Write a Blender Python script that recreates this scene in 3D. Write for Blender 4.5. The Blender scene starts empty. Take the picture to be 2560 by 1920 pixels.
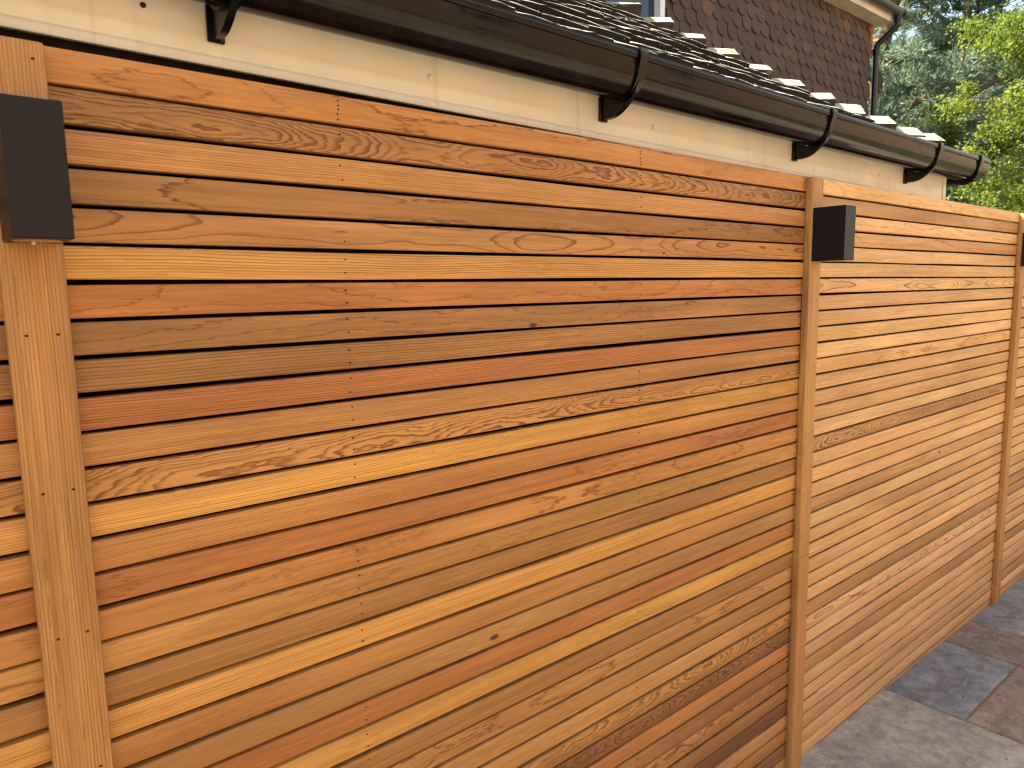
import bpy, math, random
import numpy as np
from mathutils import Vector, Matrix

R = math.radians
random.seed(11)
rng = np.random.default_rng(11)
scene = bpy.context.scene
col = scene.collection

# ------------------------------------------------------------------ camera
ZT = 1.92                      # top of the slatted fence above the patio
CAM = Vector((-0.3969, -1.1039, ZT - 0.3177))
yaw, pitch, roll = 0.6973, -0.1314, -0.0166
fw = Vector((math.sin(yaw) * math.cos(pitch), math.cos(yaw) * math.cos(pitch), math.sin(pitch)))
rt = Vector((math.cos(yaw), -math.sin(yaw), 0.0))
up = rt.cross(fw)
rt2 = rt * math.cos(roll) + up * math.sin(roll)
up2 = -rt * math.sin(roll) + up * math.cos(roll)
cd = bpy.data.cameras.new('camera')
cam = bpy.data.objects.new('camera', cd)
col.objects.link(cam)
M3 = Matrix((rt2, up2, -fw)).transposed()
cam.matrix_world = Matrix.Translation(CAM) @ M3.to_4x4()
cd.sensor_fit = 'HORIZONTAL'
cd.sensor_width = 36.0
cd.lens = 36.0 * 1797.8 / 2560.0
cd.clip_start = 0.02
cd.clip_end = 2000.0
cd.dof.use_dof = True
cd.dof.focus_distance = 1.75
cd.dof.aperture_fstop = 9.0
scene.camera = cam

# ------------------------------------------------------------------ daylight
SUN_EL, SUN_AZ = R(50), R(-38)          # azimuth from +Y towards +X
w = bpy.data.worlds.new('World')
scene.world = w
w.use_nodes = True
wn = w.node_tree
bg = wn.nodes['Background']
sky = wn.nodes.new('ShaderNodeTexSky')
sky.sky_type = 'NISHITA'
sky.sun_disc = False
sky.sun_elevation = SUN_EL
sky.sun_rotation = SUN_AZ
sky.air_density = 1.0
sky.dust_density = 2.0
sky.ozone_density = 0.6
wn.links.new(sky.outputs[0], bg.inputs[0])
bg.inputs[1].default_value = 0.10
sd = bpy.data.lights.new('sun', 'SUN')
sd.energy = 5.0
sd.angle = R(0.53)
sd.color = (1.0, 0.93, 0.82)
sun = bpy.data.objects.new('sun', sd)
col.objects.link(sun)
sdir = Vector((math.sin(SUN_AZ) * math.cos(SUN_EL), math.cos(SUN_AZ) * math.cos(SUN_EL), math.sin(SUN_EL)))
sun.rotation_euler = sdir.to_track_quat('Z', 'Y').to_euler()
sun.location = (0, 6, 12)
vs = scene.view_settings
vs.view_transform = 'Standard'
vs.look = 'None'
vs.exposure = 2.32
vs.use_white_balance = True
vs.white_balance_temperature = 7600
vs.white_balance_tint = 4.0
vs.gamma = 1.0
scene.cycles.use_denoising = True
scene.cycles.filter_width = 1.25
scene.cycles.max_bounces = 10
scene.cycles.diffuse_bounces = 5
scene.cycles.sample_clamp_indirect = 6.0


# ------------------------------------------------------------------ helpers
def link(o, parent=None):
    col.objects.link(o)
    if parent is not None:
        o.parent = parent
    return o


def empty(name, loc=(0, 0, 0), label=None, cat=None, group=None, kind=None):
    o = bpy.data.objects.new(name, None)
    o.empty_display_size = 0.1
    o.location = loc
    col.objects.link(o)
    return tag(o, label, cat, group, kind)


def tag(o, label=None, cat=None, group=None, kind=None):
    if label: o['label'] = label
    if cat: o['category'] = cat
    if group: o['group'] = group
    if kind: o['kind'] = kind
    return o


def mesh(name, V, F, mat=None, smooth=False):
    me = bpy.data.meshes.new(name)
    me.from_pydata([tuple(v) for v in V], [], [tuple(f) for f in F])
    me.update()
    if mat is not None: me.materials.append(mat)
    if smooth:
        me.polygons.foreach_set('use_smooth', [True] * len(me.polygons))
    return me


def quads(name, V, nper, mat):
    """big foliage meshes: V is (n*nper,3), consecutive nper verts form a face"""
    n = len(V) // nper
    me = bpy.data.meshes.new(name)
    me.vertices.add(len(V))
    me.vertices.foreach_set('co', np.asarray(V, dtype=np.float32).ravel())
    me.loops.add(len(V))
    me.loops.foreach_set('vertex_index', np.arange(len(V), dtype=np.int32))
    me.polygons.add(n)
    me.polygons.foreach_set('loop_start', np.arange(n, dtype=np.int32) * nper)
    me.polygons.foreach_set('loop_total', np.full(n, nper, dtype=np.int32))
    me.update(calc_edges=True)
    me.materials.append(mat)
    return me


def ob(name, me, parent=None, loc=(0, 0, 0), rot=(0, 0, 0)):
    o = bpy.data.objects.new(name, me)
    o.location = loc
    o.rotation_euler = rot
    return link(o, parent)


class MB:
    def __init__(s): s.V, s.F = [], []

    def add(s, V, F):
        b = len(s.V)
        s.V += [tuple(v) for v in V]
        s.F += [tuple(i + b for i in f) for f in F]
        return s

    def box(s, a, b, ch=0.0):
        (x0, y0, z0), (x1, y1, z1) = a, b
        if ch <= 0:
            V = [(x0, y0, z0), (x1, y0, z0), (x1, y1, z0), (x0, y1, z0), (x0, y0, z1), (x1, y0, z1), (x1, y1, z1), (x0, y1, z1)]
            F = [(0, 3, 2, 1), (4, 5, 6, 7), (0, 1, 5, 4), (1, 2, 6, 5), (2, 3, 7, 6), (3, 0, 4, 7)]
            return s.add(V, F)
        # chamfered box: stack of 4 rings along z, each ring an octagon
        def ring(z, ins):
            X0, X1, Y0, Y1 = x0 + ins, x1 - ins, y0 + ins, y1 - ins
            c = ch if ins == 0 else ch * 0.4
            return [(X0 + c, Y0, z), (X1 - c, Y0, z), (X1, Y0 + c, z), (X1, Y1 - c, z), (X1 - c, Y1, z), (X0 + c, Y1, z), (X0, Y1 - c, z), (X0, Y0 + c, z)]
        V = ring(z0, ch) + ring(z0 + ch, 0) + ring(z1 - ch, 0) + ring(z1, ch)
        F = [tuple(range(7, -1, -1)), tuple(range(24, 32))]
        for r in range(3):
            for i in range(8):
                j = (i + 1) % 8
                F.append((r * 8 + i, r * 8 + j, r * 8 + 8 + j, r * 8 + 8 + i))
        return s.add(V, F)

    def tube(s, pts, rad, n=10, caps=True):
        P = [Vector(p) for p in pts]
        rr = rad if isinstance(rad, (list, tuple)) else [rad] * len(P)
        base = len(s.V)
        ref = Vector((0.13, 0.27, 1.0)).normalized()
        prev = None
        for i, p in enumerate(P):
            t = (P[min(i + 1, len(P) - 1)] - P[max(i - 1, 0)]).normalized()
            if prev is None:
                a = t.cross(ref)
                if a.length < 0.1: a = t.cross(Vector((1, 0.2, 0)))
            else:
                a = prev - t * prev.dot(t)
            a.normalize(); prev = a
            b = t.cross(a)
            for k in range(n):
                an = 2 * math.pi * k / n
                s.V.append(tuple(p + (a * math.cos(an) + b * math.sin(an)) * rr[i]))
        for i in range(len(P) - 1):
            for k in range(n):
                l = (k + 1) % n
                s.F.append((base + i * n + k, base + i * n + l, base + (i + 1) * n + l, base + (i + 1) * n + k))
        if caps:
            s.F.append(tuple(base + k for k in range(n - 1, -1, -1)))
            e = base + (len(P) - 1) * n
            s.F.append(tuple(e + k for k in range(n)))
        return s

    def extrude(s, prof, path):
        """prof: list of 2-D points (closed). path: functions list mapping a profile point to 3-D."""
        n = len(prof); base = len(s.V)
        for f in path:
            s.V += [tuple(f(p)) for p in prof]
        for r in range(len(path) - 1):
            for k in range(n):
                l = (k + 1) % n
                s.F.append((base + r * n + k, base + r * n + l, base + r * n + n + l, base + r * n + n + k))
        s.F.append(tuple(base + k for k in range(n - 1, -1, -1)))
        e = base + (len(path) - 1) * n
        s.F.append(tuple(e + k for k in range(n)))
        return s

    def me(s, name, mat, smooth=False):
        m = mesh(name, s.V, s.F, mat, False)
        if smooth: smooth_by_angle(m, R(40))
        return m


def smooth_by_angle(me, ang):
    import bmesh
    bm = bmesh.new(); bm.from_mesh(me)
    for f in bm.faces: f.smooth = True
    for e in bm.edges:
        if len(e.link_faces) != 2 or e.calc_face_angle(0) > ang: e.smooth = False
    bm.to_mesh(me); bm.free()


# ---- tiny node-expression layer
class E_:
    def __init__(s, g, sock): s.g, s.s = g, sock

    def _m(s, op, *a): return s.g.math(op, s, *a)
    def __add__(s, o): return s._m('ADD', o)
    def __radd__(s, o): return s._m('ADD', o)
    def __sub__(s, o): return s._m('SUBTRACT', o)
    def __rsub__(s, o): return s.g.math('SUBTRACT', o, s)
    def __mul__(s, o): return s._m('MULTIPLY', o)
    def __rmul__(s, o): return s._m('MULTIPLY', o)
    def __truediv__(s, o): return s._m('DIVIDE', o)
    def __pow__(s, o): return s._m('POWER', o)


class G:
    def __init__(s, name):
        s.m = bpy.data.materials.new(name)
        s.m.use_nodes = True
        s.t = s.m.node_tree
        s.t.nodes.clear()
        s.out = s.t.nodes.new('ShaderNodeOutputMaterial')

    def n(s, ty, **k):
        x = s.t.nodes.new(ty)
        for a, b in k.items(): setattr(x, a, b)
        return x

    def put(s, sock, v):
        if isinstance(v, E_): s.t.links.new(v.s, sock)
        elif v is not None:
            if hasattr(v, '__len__'):
                k = len(sock.default_value)
                v = (tuple(v) + (1.0,))[:k]
            sock.default_value = v

    def math(s, op, *a, clamp=False):
        x = s.n('ShaderNodeMath', operation=op, use_clamp=clamp)
        for i, v in enumerate(a): s.put(x.inputs[i], v)
        return E_(s, x.outputs[0])

    def attr(s, name):
        x = s.n('ShaderNodeAttribute', attribute_type='OBJECT', attribute_name=name)
        return x

    def attr3(s, name):
        return s.sep(E_(s, s.attr(name).outputs['Vector']))

    def sep(s, v):
        x = s.n('ShaderNodeSeparateXYZ'); s.put(x.inputs[0], v)
        return tuple(E_(s, o) for o in x.outputs)

    def xyz(s, a, b, c):
        x = s.n('ShaderNodeCombineXYZ')
        for i, v in enumerate((a, b, c)): s.put(x.inputs[i], v)
        return E_(s, x.outputs[0])

    def coord(s, which='Object'):
        return E_(s, s.n('ShaderNodeTexCoord').outputs[which])

    def pos(s):
        return E_(s, s.n('ShaderNodeNewGeometry').outputs['Position'])

    def noise(s, v, scale=1.0, detail=2.0, rough=0.5, dist=0.0):
        x = s.n('ShaderNodeTexNoise')
        s.put(x.inputs['Vector'], v); x.inputs['Scale'].default_value = scale
        x.inputs['Detail'].default_value = detail; x.inputs['Roughness'].default_value = rough
        x.inputs['Distortion'].default_value = dist
        return E_(s, x.outputs[0])

    def voro(s, v, scale, feature='F1', out='Distance'):
        x = s.n('ShaderNodeTexVoronoi', feature=feature)
        s.put(x.inputs['Vector'], v); x.inputs['Scale'].default_value = scale
        return E_(s, x.outputs[out])

    def white(s, v):
        x = s.n('ShaderNodeTexWhiteNoise', noise_dimensions='1D'); s.put(x.inputs['W'], v)
        return E_(s, x.outputs['Value'])

    def step(s, v, a, b, lo=0.0, hi=1.0):
        x = s.n('ShaderNodeMapRange', interpolation_type='SMOOTHSTEP')
        s.put(x.inputs['Value'], v); s.put(x.inputs['From Min'], a); s.put(x.inputs['From Max'], b)
        s.put(x.inputs['To Min'], lo); s.put(x.inputs['To Max'], hi)
        return E_(s, x.outputs[0])

    def lin(s, v, a, b, lo, hi):
        x = s.n('ShaderNodeMapRange')
        s.put(x.inputs['Value'], v); s.put(x.inputs['From Min'], a); s.put(x.inputs['From Max'], b)
        s.put(x.inputs['To Min'], lo); s.put(x.inputs['To Max'], hi)
        return E_(s, x.outputs[0])

    def mix(s, f, a, b, bt='MIX'):
        x = s.n('ShaderNodeMix', data_type='RGBA', blend_type=bt)
        s.put(x.inputs[0], f); s.put(x.inputs[6], a); s.put(x.inputs[7], b)
        return E_(s, x.outputs[2])

    def scale(s, c, f):
        x = s.n('ShaderNodeVectorMath', operation='SCALE')
        s.put(x.inputs[0], c); s.put(x.inputs[3], f)
        return E_(s, x.outputs[0])

    def bump(s, h, strength=0.3, dist=0.01):
        x = s.n('ShaderNodeBump'); x.inputs['Strength'].default_value = strength
        x.inputs['Distance'].default_value = dist; s.put(x.inputs['Height'], h)
        return E_(s, x.outputs[0])

    def rnd(s):
        return E_(s, s.n('ShaderNodeObjectInfo').outputs['Random'])

    def bsdf(s, color, rough=0.6, spec=0.5, normal=None, metal=0.0, coat=0.0):
        b = s.n('ShaderNodeBsdfPrincipled')
        s.put(b.inputs['Base Color'], color); s.put(b.inputs['Roughness'], rough)
        s.put(b.inputs['Specular IOR Level'], spec); s.put(b.inputs['Metallic'], metal)
        if coat: b.inputs['Coat Weight'].default_value = coat; b.inputs['Coat Roughness'].default_value = 0.25
        if normal is not None: s.put(b.inputs['Normal'], normal)
        s.t.links.new(b.outputs[0], s.out.inputs[0])
        s.b = b
        return s.m


def C4(c): return (c[0], c[1], c[2], 1.0)


# ------------------------------------------------------------------ materials
def wood_material():
    g = G('cedar')
    x, y, z = g.sep(g.coord())
    sx, sy, sz = g.attr3('seed')
    cy, cz, tilt = g.attr3('heart')
    dens, contrast, A2 = g.attr3('rings')
    wob, jag, streak = g.attr3('figure')
    kx, kz, ks = g.attr3('knot')
    tone = E_(g, g.attr('tone').outputs['Color'])
    X = x + sx
    n1 = g.noise(g.xyz(X * 1.5, sy, 3.1), 1.0, 1.0) - 0.5
    n2 = g.noise(g.xyz(X * 2.3, sz, 9.7), 1.0, 1.5) - 0.5
    n3 = g.noise(g.xyz(X * 9.0, y * 26.0 + sy, z * 26.0 + sz), 1.0, 2.0) - 0.5
    n4 = g.noise(g.xyz(X * 24.0, sy, z * 260.0 + sz), 1.0, 2.0) - 0.5
    # knot bends the rings round itself
    dx = (x - kx) * 0.45
    dz = z - kz
    kd = g.math('SQRT', dx * dx + dz * dz + 1e-7)
    kin = g.math('MULTIPLY', g.math('EXPONENT', (kd / (ks + 1e-4)) * -1.0), ks)
    cyy = cy + tilt * x + n2 * A2
    czz = cz + n1 * A2 * 0.8
    a = y - cyy
    b = z - czz
    n5 = g.noise(g.xyz(X * 0.35, sy, z * 85.0 + sz), 1.0, 2.0, 0.6) - 0.5
    r = g.math('SQRT', a * a + b * b) + n3 * wob + n4 * jag + n5 * g.math('MINIMUM', g.math('ABSOLUTE', cz) * 6.0, 1.0) * 0.0050 + kin * 1.6
    ph = r * dens
    t = g.math('FRACT', ph)
    ringid = g.math('FLOOR', ph)
    rv = g.white(ringid + sy)
    width = g.math('MINIMUM', dens * 0.0013, 0.62)
    line = g.step(t, 1.0 - width, 0.97) * (1.0 - g.step(t, 0.972, 1.0))
    soft = g.lin(t, 0.0, 1.0, 0.0, 0.30)
    dark = (line * (0.60 + 0.55 * rv) + soft * rv) * contrast * 1.15
    fib = g.noise(g.xyz(X * 14.0, y * 420.0 + sy, z * 520.0 + sz), 1.0, 3.0, 0.65) - 0.5
    fib2 = g.noise(g.xyz(X * 3.0, y * 90.0 + sz, z * 120.0 + sy), 1.0, 3.0, 0.6) - 0.5
    blot = g.noise(g.xyz(X * 2.2, sy, z * 11.0 + sz), 1.0, 2.0) - 0.5
    stk = g.step(g.noise(g.xyz(X * 1.7, sz, z * 42.0 + sy), 1.0, 3.0, 0.6), 0.54, 0.76) * streak
    drift = g.noise(g.xyz(X * 0.9, sz, sy), 1.0, 1.0) - 0.5
    pin = g.step(g.noise(g.xyz(X * 1.1, sy, z * 330.0 + sz), 1.0, 2.0, 0.6), 0.56, 0.72)
    val = 1.0 + fib * 0.70 + fib2 * 0.70 + blot * 0.62 + drift * 0.45 - pin * 0.22
    # boards drift towards the common honey colour along their length
    tone = g.mix(g.step(g.noise(g.xyz(X * 1.3, sz, z * 9.0 + sy), 1.0, 2.0, 0.55), 0.42, 0.70) * 0.42, tone, E_(g, g.attr('mean').outputs['Color']))
    darkc = g.mix(1.0, tone, (0.38, 0.26, 0.18, 1), 'MULTIPLY')
    redc = g.mix(1.0, tone, (0.66, 0.47, 0.40, 1), 'MULTIPLY')
    c = g.scale(tone, val)
    c = g.mix(g.math('MULTIPLY', g.step(n1 + n4 * 0.5, 0.02, 0.10), 0.28), c, redc)
    c = g.mix(g.math('MINIMUM', stk, 0.85), c, redc)
    c = g.mix(g.math('MINIMUM', dark, 0.9), c, darkc)
    # short dark pores and scuffs, torn fibres along the top arris
    pore = g.step(g.noise(g.xyz(X * 30.0, sy, z * 420.0 + sz), 1.0, 2.0), 0.66, 0.78)
    c = g.mix(pore * 0.45, c, darkc)
    torn = g.step(z + (g.noise(g.xyz(X * 26.0, sz, 0.0), 1.0, 4.0, 0.7) - 0.5) * 0.012, 0.0203, 0.0217) * g.step(g.noise(g.xyz(X * 2.6, sy, 4.0), 1.0, 2.0), 0.50, 0.62) * g.step(z, 0.0226, 0.0228, 1.0, 0.0)
    c = g.mix(torn * 0.5, c, (0.07, 0.035, 0.018, 1))
    kcore = 1.0 - g.step(kd, ks * 0.30, ks * 0.75)
    c = g.mix(kcore * 0.92, c, (0.035, 0.018, 0.01, 1))
    h = dark * -0.7 + fib * 0.9
    m = g.bsdf(c, g.lin(fib2, -0.4, 0.4, 0.50, 0.68), 0.32, g.bump(h, 0.22, 0.0012))
    return m


WOOD = wood_material()

TONES = dict(
    t=(0.435, 0.207, 0.070), o=(0.44, 0.186, 0.059), r=(0.405, 0.153, 0.051), y=(0.56, 0.280, 0.078),
    b=(0.33, 0.150, 0.052), d=(0.205, 0.094, 0.037), l=(0.61, 0.350, 0.155), p=(0.56, 0.285, 0.130),
    g=(0.38, 0.192, 0.070), k=(0.27, 0.125, 0.043), h=(0.53, 0.270, 0.095))


def grain(o, tone, kind, knot=None, seed=None, pale=0.0):
    rr = random.Random(seed)
    u = rr.uniform
    T = TONES[tone]
    pale_ = pale * (0.3 if tone in 'bkgd' else 1.0)
    T = [T[0], T[1] * 1.035, T[2]]
    T = [c * (1 - pale_) + q * pale_ for c, q in zip(T, (0.72, 0.445, 0.220))]
    f = u(0.94, 1.06)
    o['tone'] = [T[0] * f, T[1] * f * u(0.97, 1.03), T[2] * f * u(0.94, 1.06)]
    o['seed'] = [u(0, 80), u(0, 80), u(0, 80)]
    s = rr.choice((-1, 1))
    if kind == 'q':   heart, rings, fig = [0.05, s * u(0.3, 0.6), u(-.01, .01)], [u(230, 300), 0.60, 0.03], [0.0012, 0.0002, 0.35]
    elif kind == 'Q': heart, rings, fig = [0.05, s * u(0.2, 0.3), u(-.01, .01)], [u(190, 250), 0.95, 0.05], [0.003, 0.0004, 0.25]
    elif kind == 'c': heart, rings, fig = [0.035, s * u(0.0, 0.02), s * u(.02, .04)], [u(430, 540), 0.85, 0.055], [0.009, 0.0022, 0.15]
    elif kind == 'o': heart, rings, fig = [0.028, s * 0.004, u(-.006, .006)], [210, 0.75, 0.055], [0.004, 0.0013, 0.10]
    elif kind == 'f': heart, rings, fig = [0.05, s * u(0.0, .03), u(-.015, .015)], [u(80, 130), 0.62, 0.05], [0.006, 0.0060, 0.45]
    else:             heart, rings, fig = [0.06, s * u(0.1, 0.4), u(-.01, .01)], [u(250, 400), 0.32, 0.03], [0.002, 0.0008, 0.22]
    o['heart'], o['rings'], o['figure'] = heart, rings, fig
    o['mean'] = [0.49, 0.230, 0.080] if pale < 0.1 else [0.65, 0.385, 0.180]
    o['knot'] = list(knot) if knot else [50.0, 0.0, 0.004]


def simple(name, c, rough=0.5, spec=0.5, var=0.0, scale=20.0, bump=0.0, coat=0.0):
    g = G(name)
    p = g.coord()
    colr = C4(c)
    nrm = None
    if var > 0 or bump > 0:
        n = g.noise(p, scale, 4.0, 0.6)
        if var > 0: colr = g.scale(C4(c), g.lin(n, 0.3, 0.7, 1 - var, 1 + var))
        if bump > 0: nrm = g.bump(n, bump, 0.004)
    return g.bsdf(colr, rough, spec, nrm, 0.0, coat)


def dusty_plastic(name, c, rough, spec=0.5):
    g = G(name)
    p = g.coord()
    n = g.noise(p, 14.0, 5.0, 0.6)
    speck = g.step(g.voro(p, 70.0), 0.0, 0.05, 1.0, 0.0) * g.step(g.noise(p, 9.0, 2.0), 0.5, 0.62)
    dust = g.math('ADD', g.step(n, 0.45, 0.8, 0.0, 0.02), speck * 0.35)
    cc = g.mix(dust, C4(c), (0.32, 0.28, 0.24, 1))
    nn = g.noise(p, 5.0, 2.0)
    return g.bsdf(cc, g.lin(n, 0.3, 0.75, rough, rough + 0.12), spec, g.bump(nn, 0.05, 0.01))


BLACK = dusty_plastic('black_plastic', (0.0030, 0.0030, 0.0036), 0.16, 0.30)
BROWN = dusty_plastic('brown_gutter_plastic', (0.0065, 0.0042, 0.0038), 0.06, 0.19)
LAMP = simple('anthracite_powder_coat', (0.0055, 0.0055, 0.0078), 0.42, 0.25, 0.12, 600.0, 0.05)
LENS_TINT = simple('lens_reflection', (0.34, 0.22, 0.12), 0.12, 0.6)  # brown base paints the wood reflected in the lens
GAP_DARK = simple('gap_dark_backing', (0.006, 0.006, 0.006), 0.8, 0.2)  # near-black, puts the shade of the slat gaps into the colour
NAIL = simple('nail_hole', (0.02, 0.010, 0.006), 0.7, 0.3)
WALLM = simple('cavity_dark_brick', (0.03, 0.022, 0.018), 0.9, 0.2, 0.2, 30.0, 0.3)  # darkened so the cavity above the fence reads as shade
CAPM = simple('cream_cap', (0.72, 0.64, 0.51), 0.4, 0.5)


def fascia_material():
    g = G('cream_paint')
    x, y, z = g.sep(g.coord())
    n = g.noise(g.coord(), 3.0, 4.0, 0.6)
    drip = g.step(g.noise(g.xyz(x * 34.0, 0.0, z * 1.2), 1.0, 2.0), 0.60, 0.74) * 0.22
    spot = g.step(g.voro(g.coord(), 26.0), 0.0, 0.035, 0.7, 0.0) * g.step(g.noise(g.coord(), 6.0), 0.5, 0.6)
    flake = g.step(g.noise(g.xyz(x * 6.0, 0.0, z * 14.0 + x * 2.0), 1.0, 3.0, 0.55) + g.lin(x, 1.6, 2.6, -0.25, 0.06), 0.50, 0.515)
    base = g.scale((0.71, 0.645, 0.54, 1), g.lin(n, 0.3, 0.7, 0.90, 1.06))
    base = g.mix(drip, base, (0.30, 0.23, 0.16, 1))
    base = g.mix(flake * 0.55, base, (0.82, 0.72, 0.60, 1))
    base = g.mix(spot, base, (0.12, 0.09, 0.07, 1))
    return g.bsdf(base, 0.42, 0.45, g.bump(n, 0.06, 0.01))


FASCIA = fascia_material()


def tile_material(name, base, rustc, lichen, amount, scale=60.0):
    g = G(name)
    p = g.coord()
    rnd = g.rnd()
    P = g.pos()
    n = g.noise(P, 9.0, 4.0, 0.65)
    f = g.noise(P, scale, 4.0, 0.7)
    nz = g.sep(E_(g, g.n('ShaderNodeNewGeometry').outputs['Normal']))[2]
    c = g.scale(C4(base), g.lin(f, 0.25, 0.75, 0.6, 1.4))
    c = g.scale(c, g.lin(rnd, 0.0, 1.0, 0.78, 1.22))
    c = g.mix(g.step(n, 0.55, 0.7) * 0.5, c, C4(rustc))
    top = g.step(nz, 0.25, 0.6)  # sunlit tops painted pale along with lichen; base carries riser shade
    lit_lichen = g.step(f * 0.5 + n * 0.5 + rnd * 0.05, 0.60 - amount, 0.72 - amount) * top
    c = g.mix(lit_lichen, c, C4(lichen))
    return g.bsdf(c, 0.92, 0.2, g.bump(f, 0.7, 0.006))


ROOFT = tile_material('weathered_plain_tile', (0.011, 0.009, 0.0075), (0.02, 0.017, 0.012), (0.46, 0.42, 0.35), 0.22)
HIPT = tile_material('weathered_hip_tile', (0.026, 0.021, 0.017), (0.20, 0.17, 0.09), (0.36, 0.32, 0.235), 0.20, 70.0)
LICHEN = simple('pale_lichen', (0.40, 0.37, 0.30), 0.95, 0.1, 0.3, 120.0)
MOSS = simple('orange_moss', (0.32, 0.15, 0.05), 0.95, 0.1, 0.3, 120.0)


def walltile_material():
    g = G('clay_wall_tile')
    P = g.pos()
    rnd = g.rnd()
    n = g.noise(P, 5.0, 3.0, 0.6)
    f = g.noise(P, 70.0, 4.0, 0.7)
    c = g.mix(g.step(rnd, 0.45, 1.0), (0.078, 0.049, 0.043, 1), (0.108, 0.063, 0.051, 1))
    c = g.mix(g.step(rnd, 0.955, 0.975) * 0.25, c, (0.30, 0.095, 0.045, 1))
    c = g.scale(c, g.lin(f, 0.25, 0.75, 0.72, 1.28))
    c = g.mix(g.step(n, 0.5, 0.72) * 0.4, c, (0.115, 0.085, 0.075, 1))
    return g.bsdf(c, 0.85, 0.3, g.bump(f, 0.4, 0.004))


WTILE = walltile_material()
OTILE = simple('orange_clay_tile', (0.33, 0.10, 0.045), 0.85, 0.3, 0.25, 60.0, 0.3)
SOFFIT = simple('stained_soffit', (0.64, 0.56, 0.47), 0.7, 0.3, 0.16, 6.0, 0.1)
WHITE = simple('white_window_frame', (0.72, 0.74, 0.78), 0.4, 0.5, 0.05, 10.0)
PANE = simple('dark_window_glass', (0.015, 0.02, 0.03), 0.05, 0.6)
GREYG = dusty_plastic('grey_house_gutter', (0.06, 0.06, 0.06), 0.3)


def slab_material():
    g = G('riven_sandstone')
    P = g.pos()
    x, y, z = g.sep(P)
    rnd = g.rnd()
    tint = E_(g, g.attr('stone').outputs['Color'])
    tint2 = E_(g, g.attr('stone_vein').outputs['Color'])
    off = g.xyz(x + rnd * 31.0, y + rnd * 17.0, rnd * 5.0)
    big = g.noise(off, 3.4, 4.0, 0.6, 0.6)
    med = g.noise(off, 14.0, 4.0, 0.65, 0.3)
    fine = g.noise(off, 160.0, 3.0, 0.7)
    # riven layers: quantised noise gives shallow terraces with crisp lips
    lay = g.noise(off, 4.2, 3.0, 0.62, 0.4)
    q = g.math('SNAP', lay + (med - 0.5) * 0.06, 0.075)
    lip = g.math('ABSOLUTE', g.math('FRACT', (lay + (med - 0.5) * 0.06) / 0.075) - 0.5) * 2.0
    c = g.mix(g.step(big, 0.38, 0.62), tint, tint2)
    c = g.scale(c, g.lin(med, 0.3, 0.7, 0.72, 1.28))
    c = g.scale(c, g.lin(g.noise(off, 38.0, 4.0, 0.7), 0.3, 0.7, 0.84, 1.16))
    c = g.scale(c, g.lin(fine, 0.25, 0.75, 0.80, 1.20))
    c = g.scale(c, g.lin(g.math('FRACT', q * 5.7), 0.0, 1.0, 0.86, 1.14))
    c = g.mix(g.step(lip, 0.86, 1.0) * 0.35, c, (0.44, 0.40, 0.35, 1))
    c = g.mix(g.step(g.noise(off, 7.0, 4.0, 0.7), 0.58, 0.75) * 0.35, c, g.scale(tint, 0.55))
    speck = g.step(g.voro(off, 34.0), 0.02, 0.06, 1.0, 0.0) * g.step(g.noise(off, 5.0), 0.54, 0.62)
    c = g.mix(speck * 0.8, c, (0.035, 0.03, 0.026, 1))
    sp2 = g.step(g.voro(g.xyz(x * 1.3 + 7.0, y, rnd), 30.0), 0.015, 0.04, 1.0, 0.0) * g.step(g.noise(off, 3.0), 0.52, 0.6)
    c = g.mix(sp2 * 0.7, c, (0.55, 0.52, 0.48, 1))
    h = q * 0.9 + med * 0.25 + fine * 0.05
    return g.bsdf(c, 0.78, 0.35, g.bump(h, 0.55, 0.02))


SLAB = slab_material()
JOINT = simple('sandy_joint', (0.23, 0.185, 0.13), 0.95, 0.15, 0.45, 180.0, 0.6)
GRASS = simple('lawn', (0.075, 0.078, 0.040), 0.95, 0.1, 0.3, 3.0, 0.3)
CHIP = simple('wood_chip', (0.42, 0.22, 0.09), 0.8, 0.2, 0.2, 90.0)


def leaf_material(name, c, c2, trans):
    g = G(name)
    P = g.pos()
    n = g.noise(P, 0.9, 2.0)
    f = g.noise(P, 14.0, 2.0)
    cc = g.mix(g.step(n * 0.5 + f * 0.5, 0.38, 0.62), C4(c), C4(c2))
    d = g.n('ShaderNodeBsdfPrincipled')
    g.put(d.inputs['Base Color'], cc); d.inputs['Roughness'].default_value = 0.55
    d.inputs['Specular IOR Level'].default_value = 0.3
    t = g.n('ShaderNodeBsdfTranslucent')
    g.put(t.inputs[0], g.scale(cc, 1.35))
    mx = g.n('ShaderNodeMixShader'); mx.inputs[0].default_value = trans
    g.t.links.new(d.outputs[0], mx.inputs[1]); g.t.links.new(t.outputs[0], mx.inputs[2])
    g.t.links.new(mx.outputs[0], g.out.inputs[0])
    return g.m


NEEDLE = leaf_material('pine_needle', (0.085, 0.135, 0.095), (0.16, 0.210, 0.150), 0.40)
LEAF = leaf_material('bright_leaf', (0.100, 0.150, 0.022), (0.165, 0.205, 0.036), 0.50)
DLEAF = leaf_material('deep_green_leaf', (0.045, 0.080, 0.022), (0.085, 0.125, 0.035), 0.35)
BARK = simple('grey_bark', (0.11, 0.085, 0.065), 0.95, 0.1, 0.4, 25.0, 0.8)
PBARK = simple('orange_pine_bark', (0.12, 0.075, 0.05), 0.95, 0.1, 0.4, 18.0, 0.8)

# ------------------------------------------------------------------ the ground
gsz = 700.0
terr = ob('ground', mesh('ground', [(-gsz, -gsz, -0.14), (gsz, -gsz, -0.14), (gsz, gsz, -0.14), (-gsz, gsz, -0.14)], [(0, 1, 2, 3)], GRASS))
terr['kind'] = 'structure'


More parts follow.
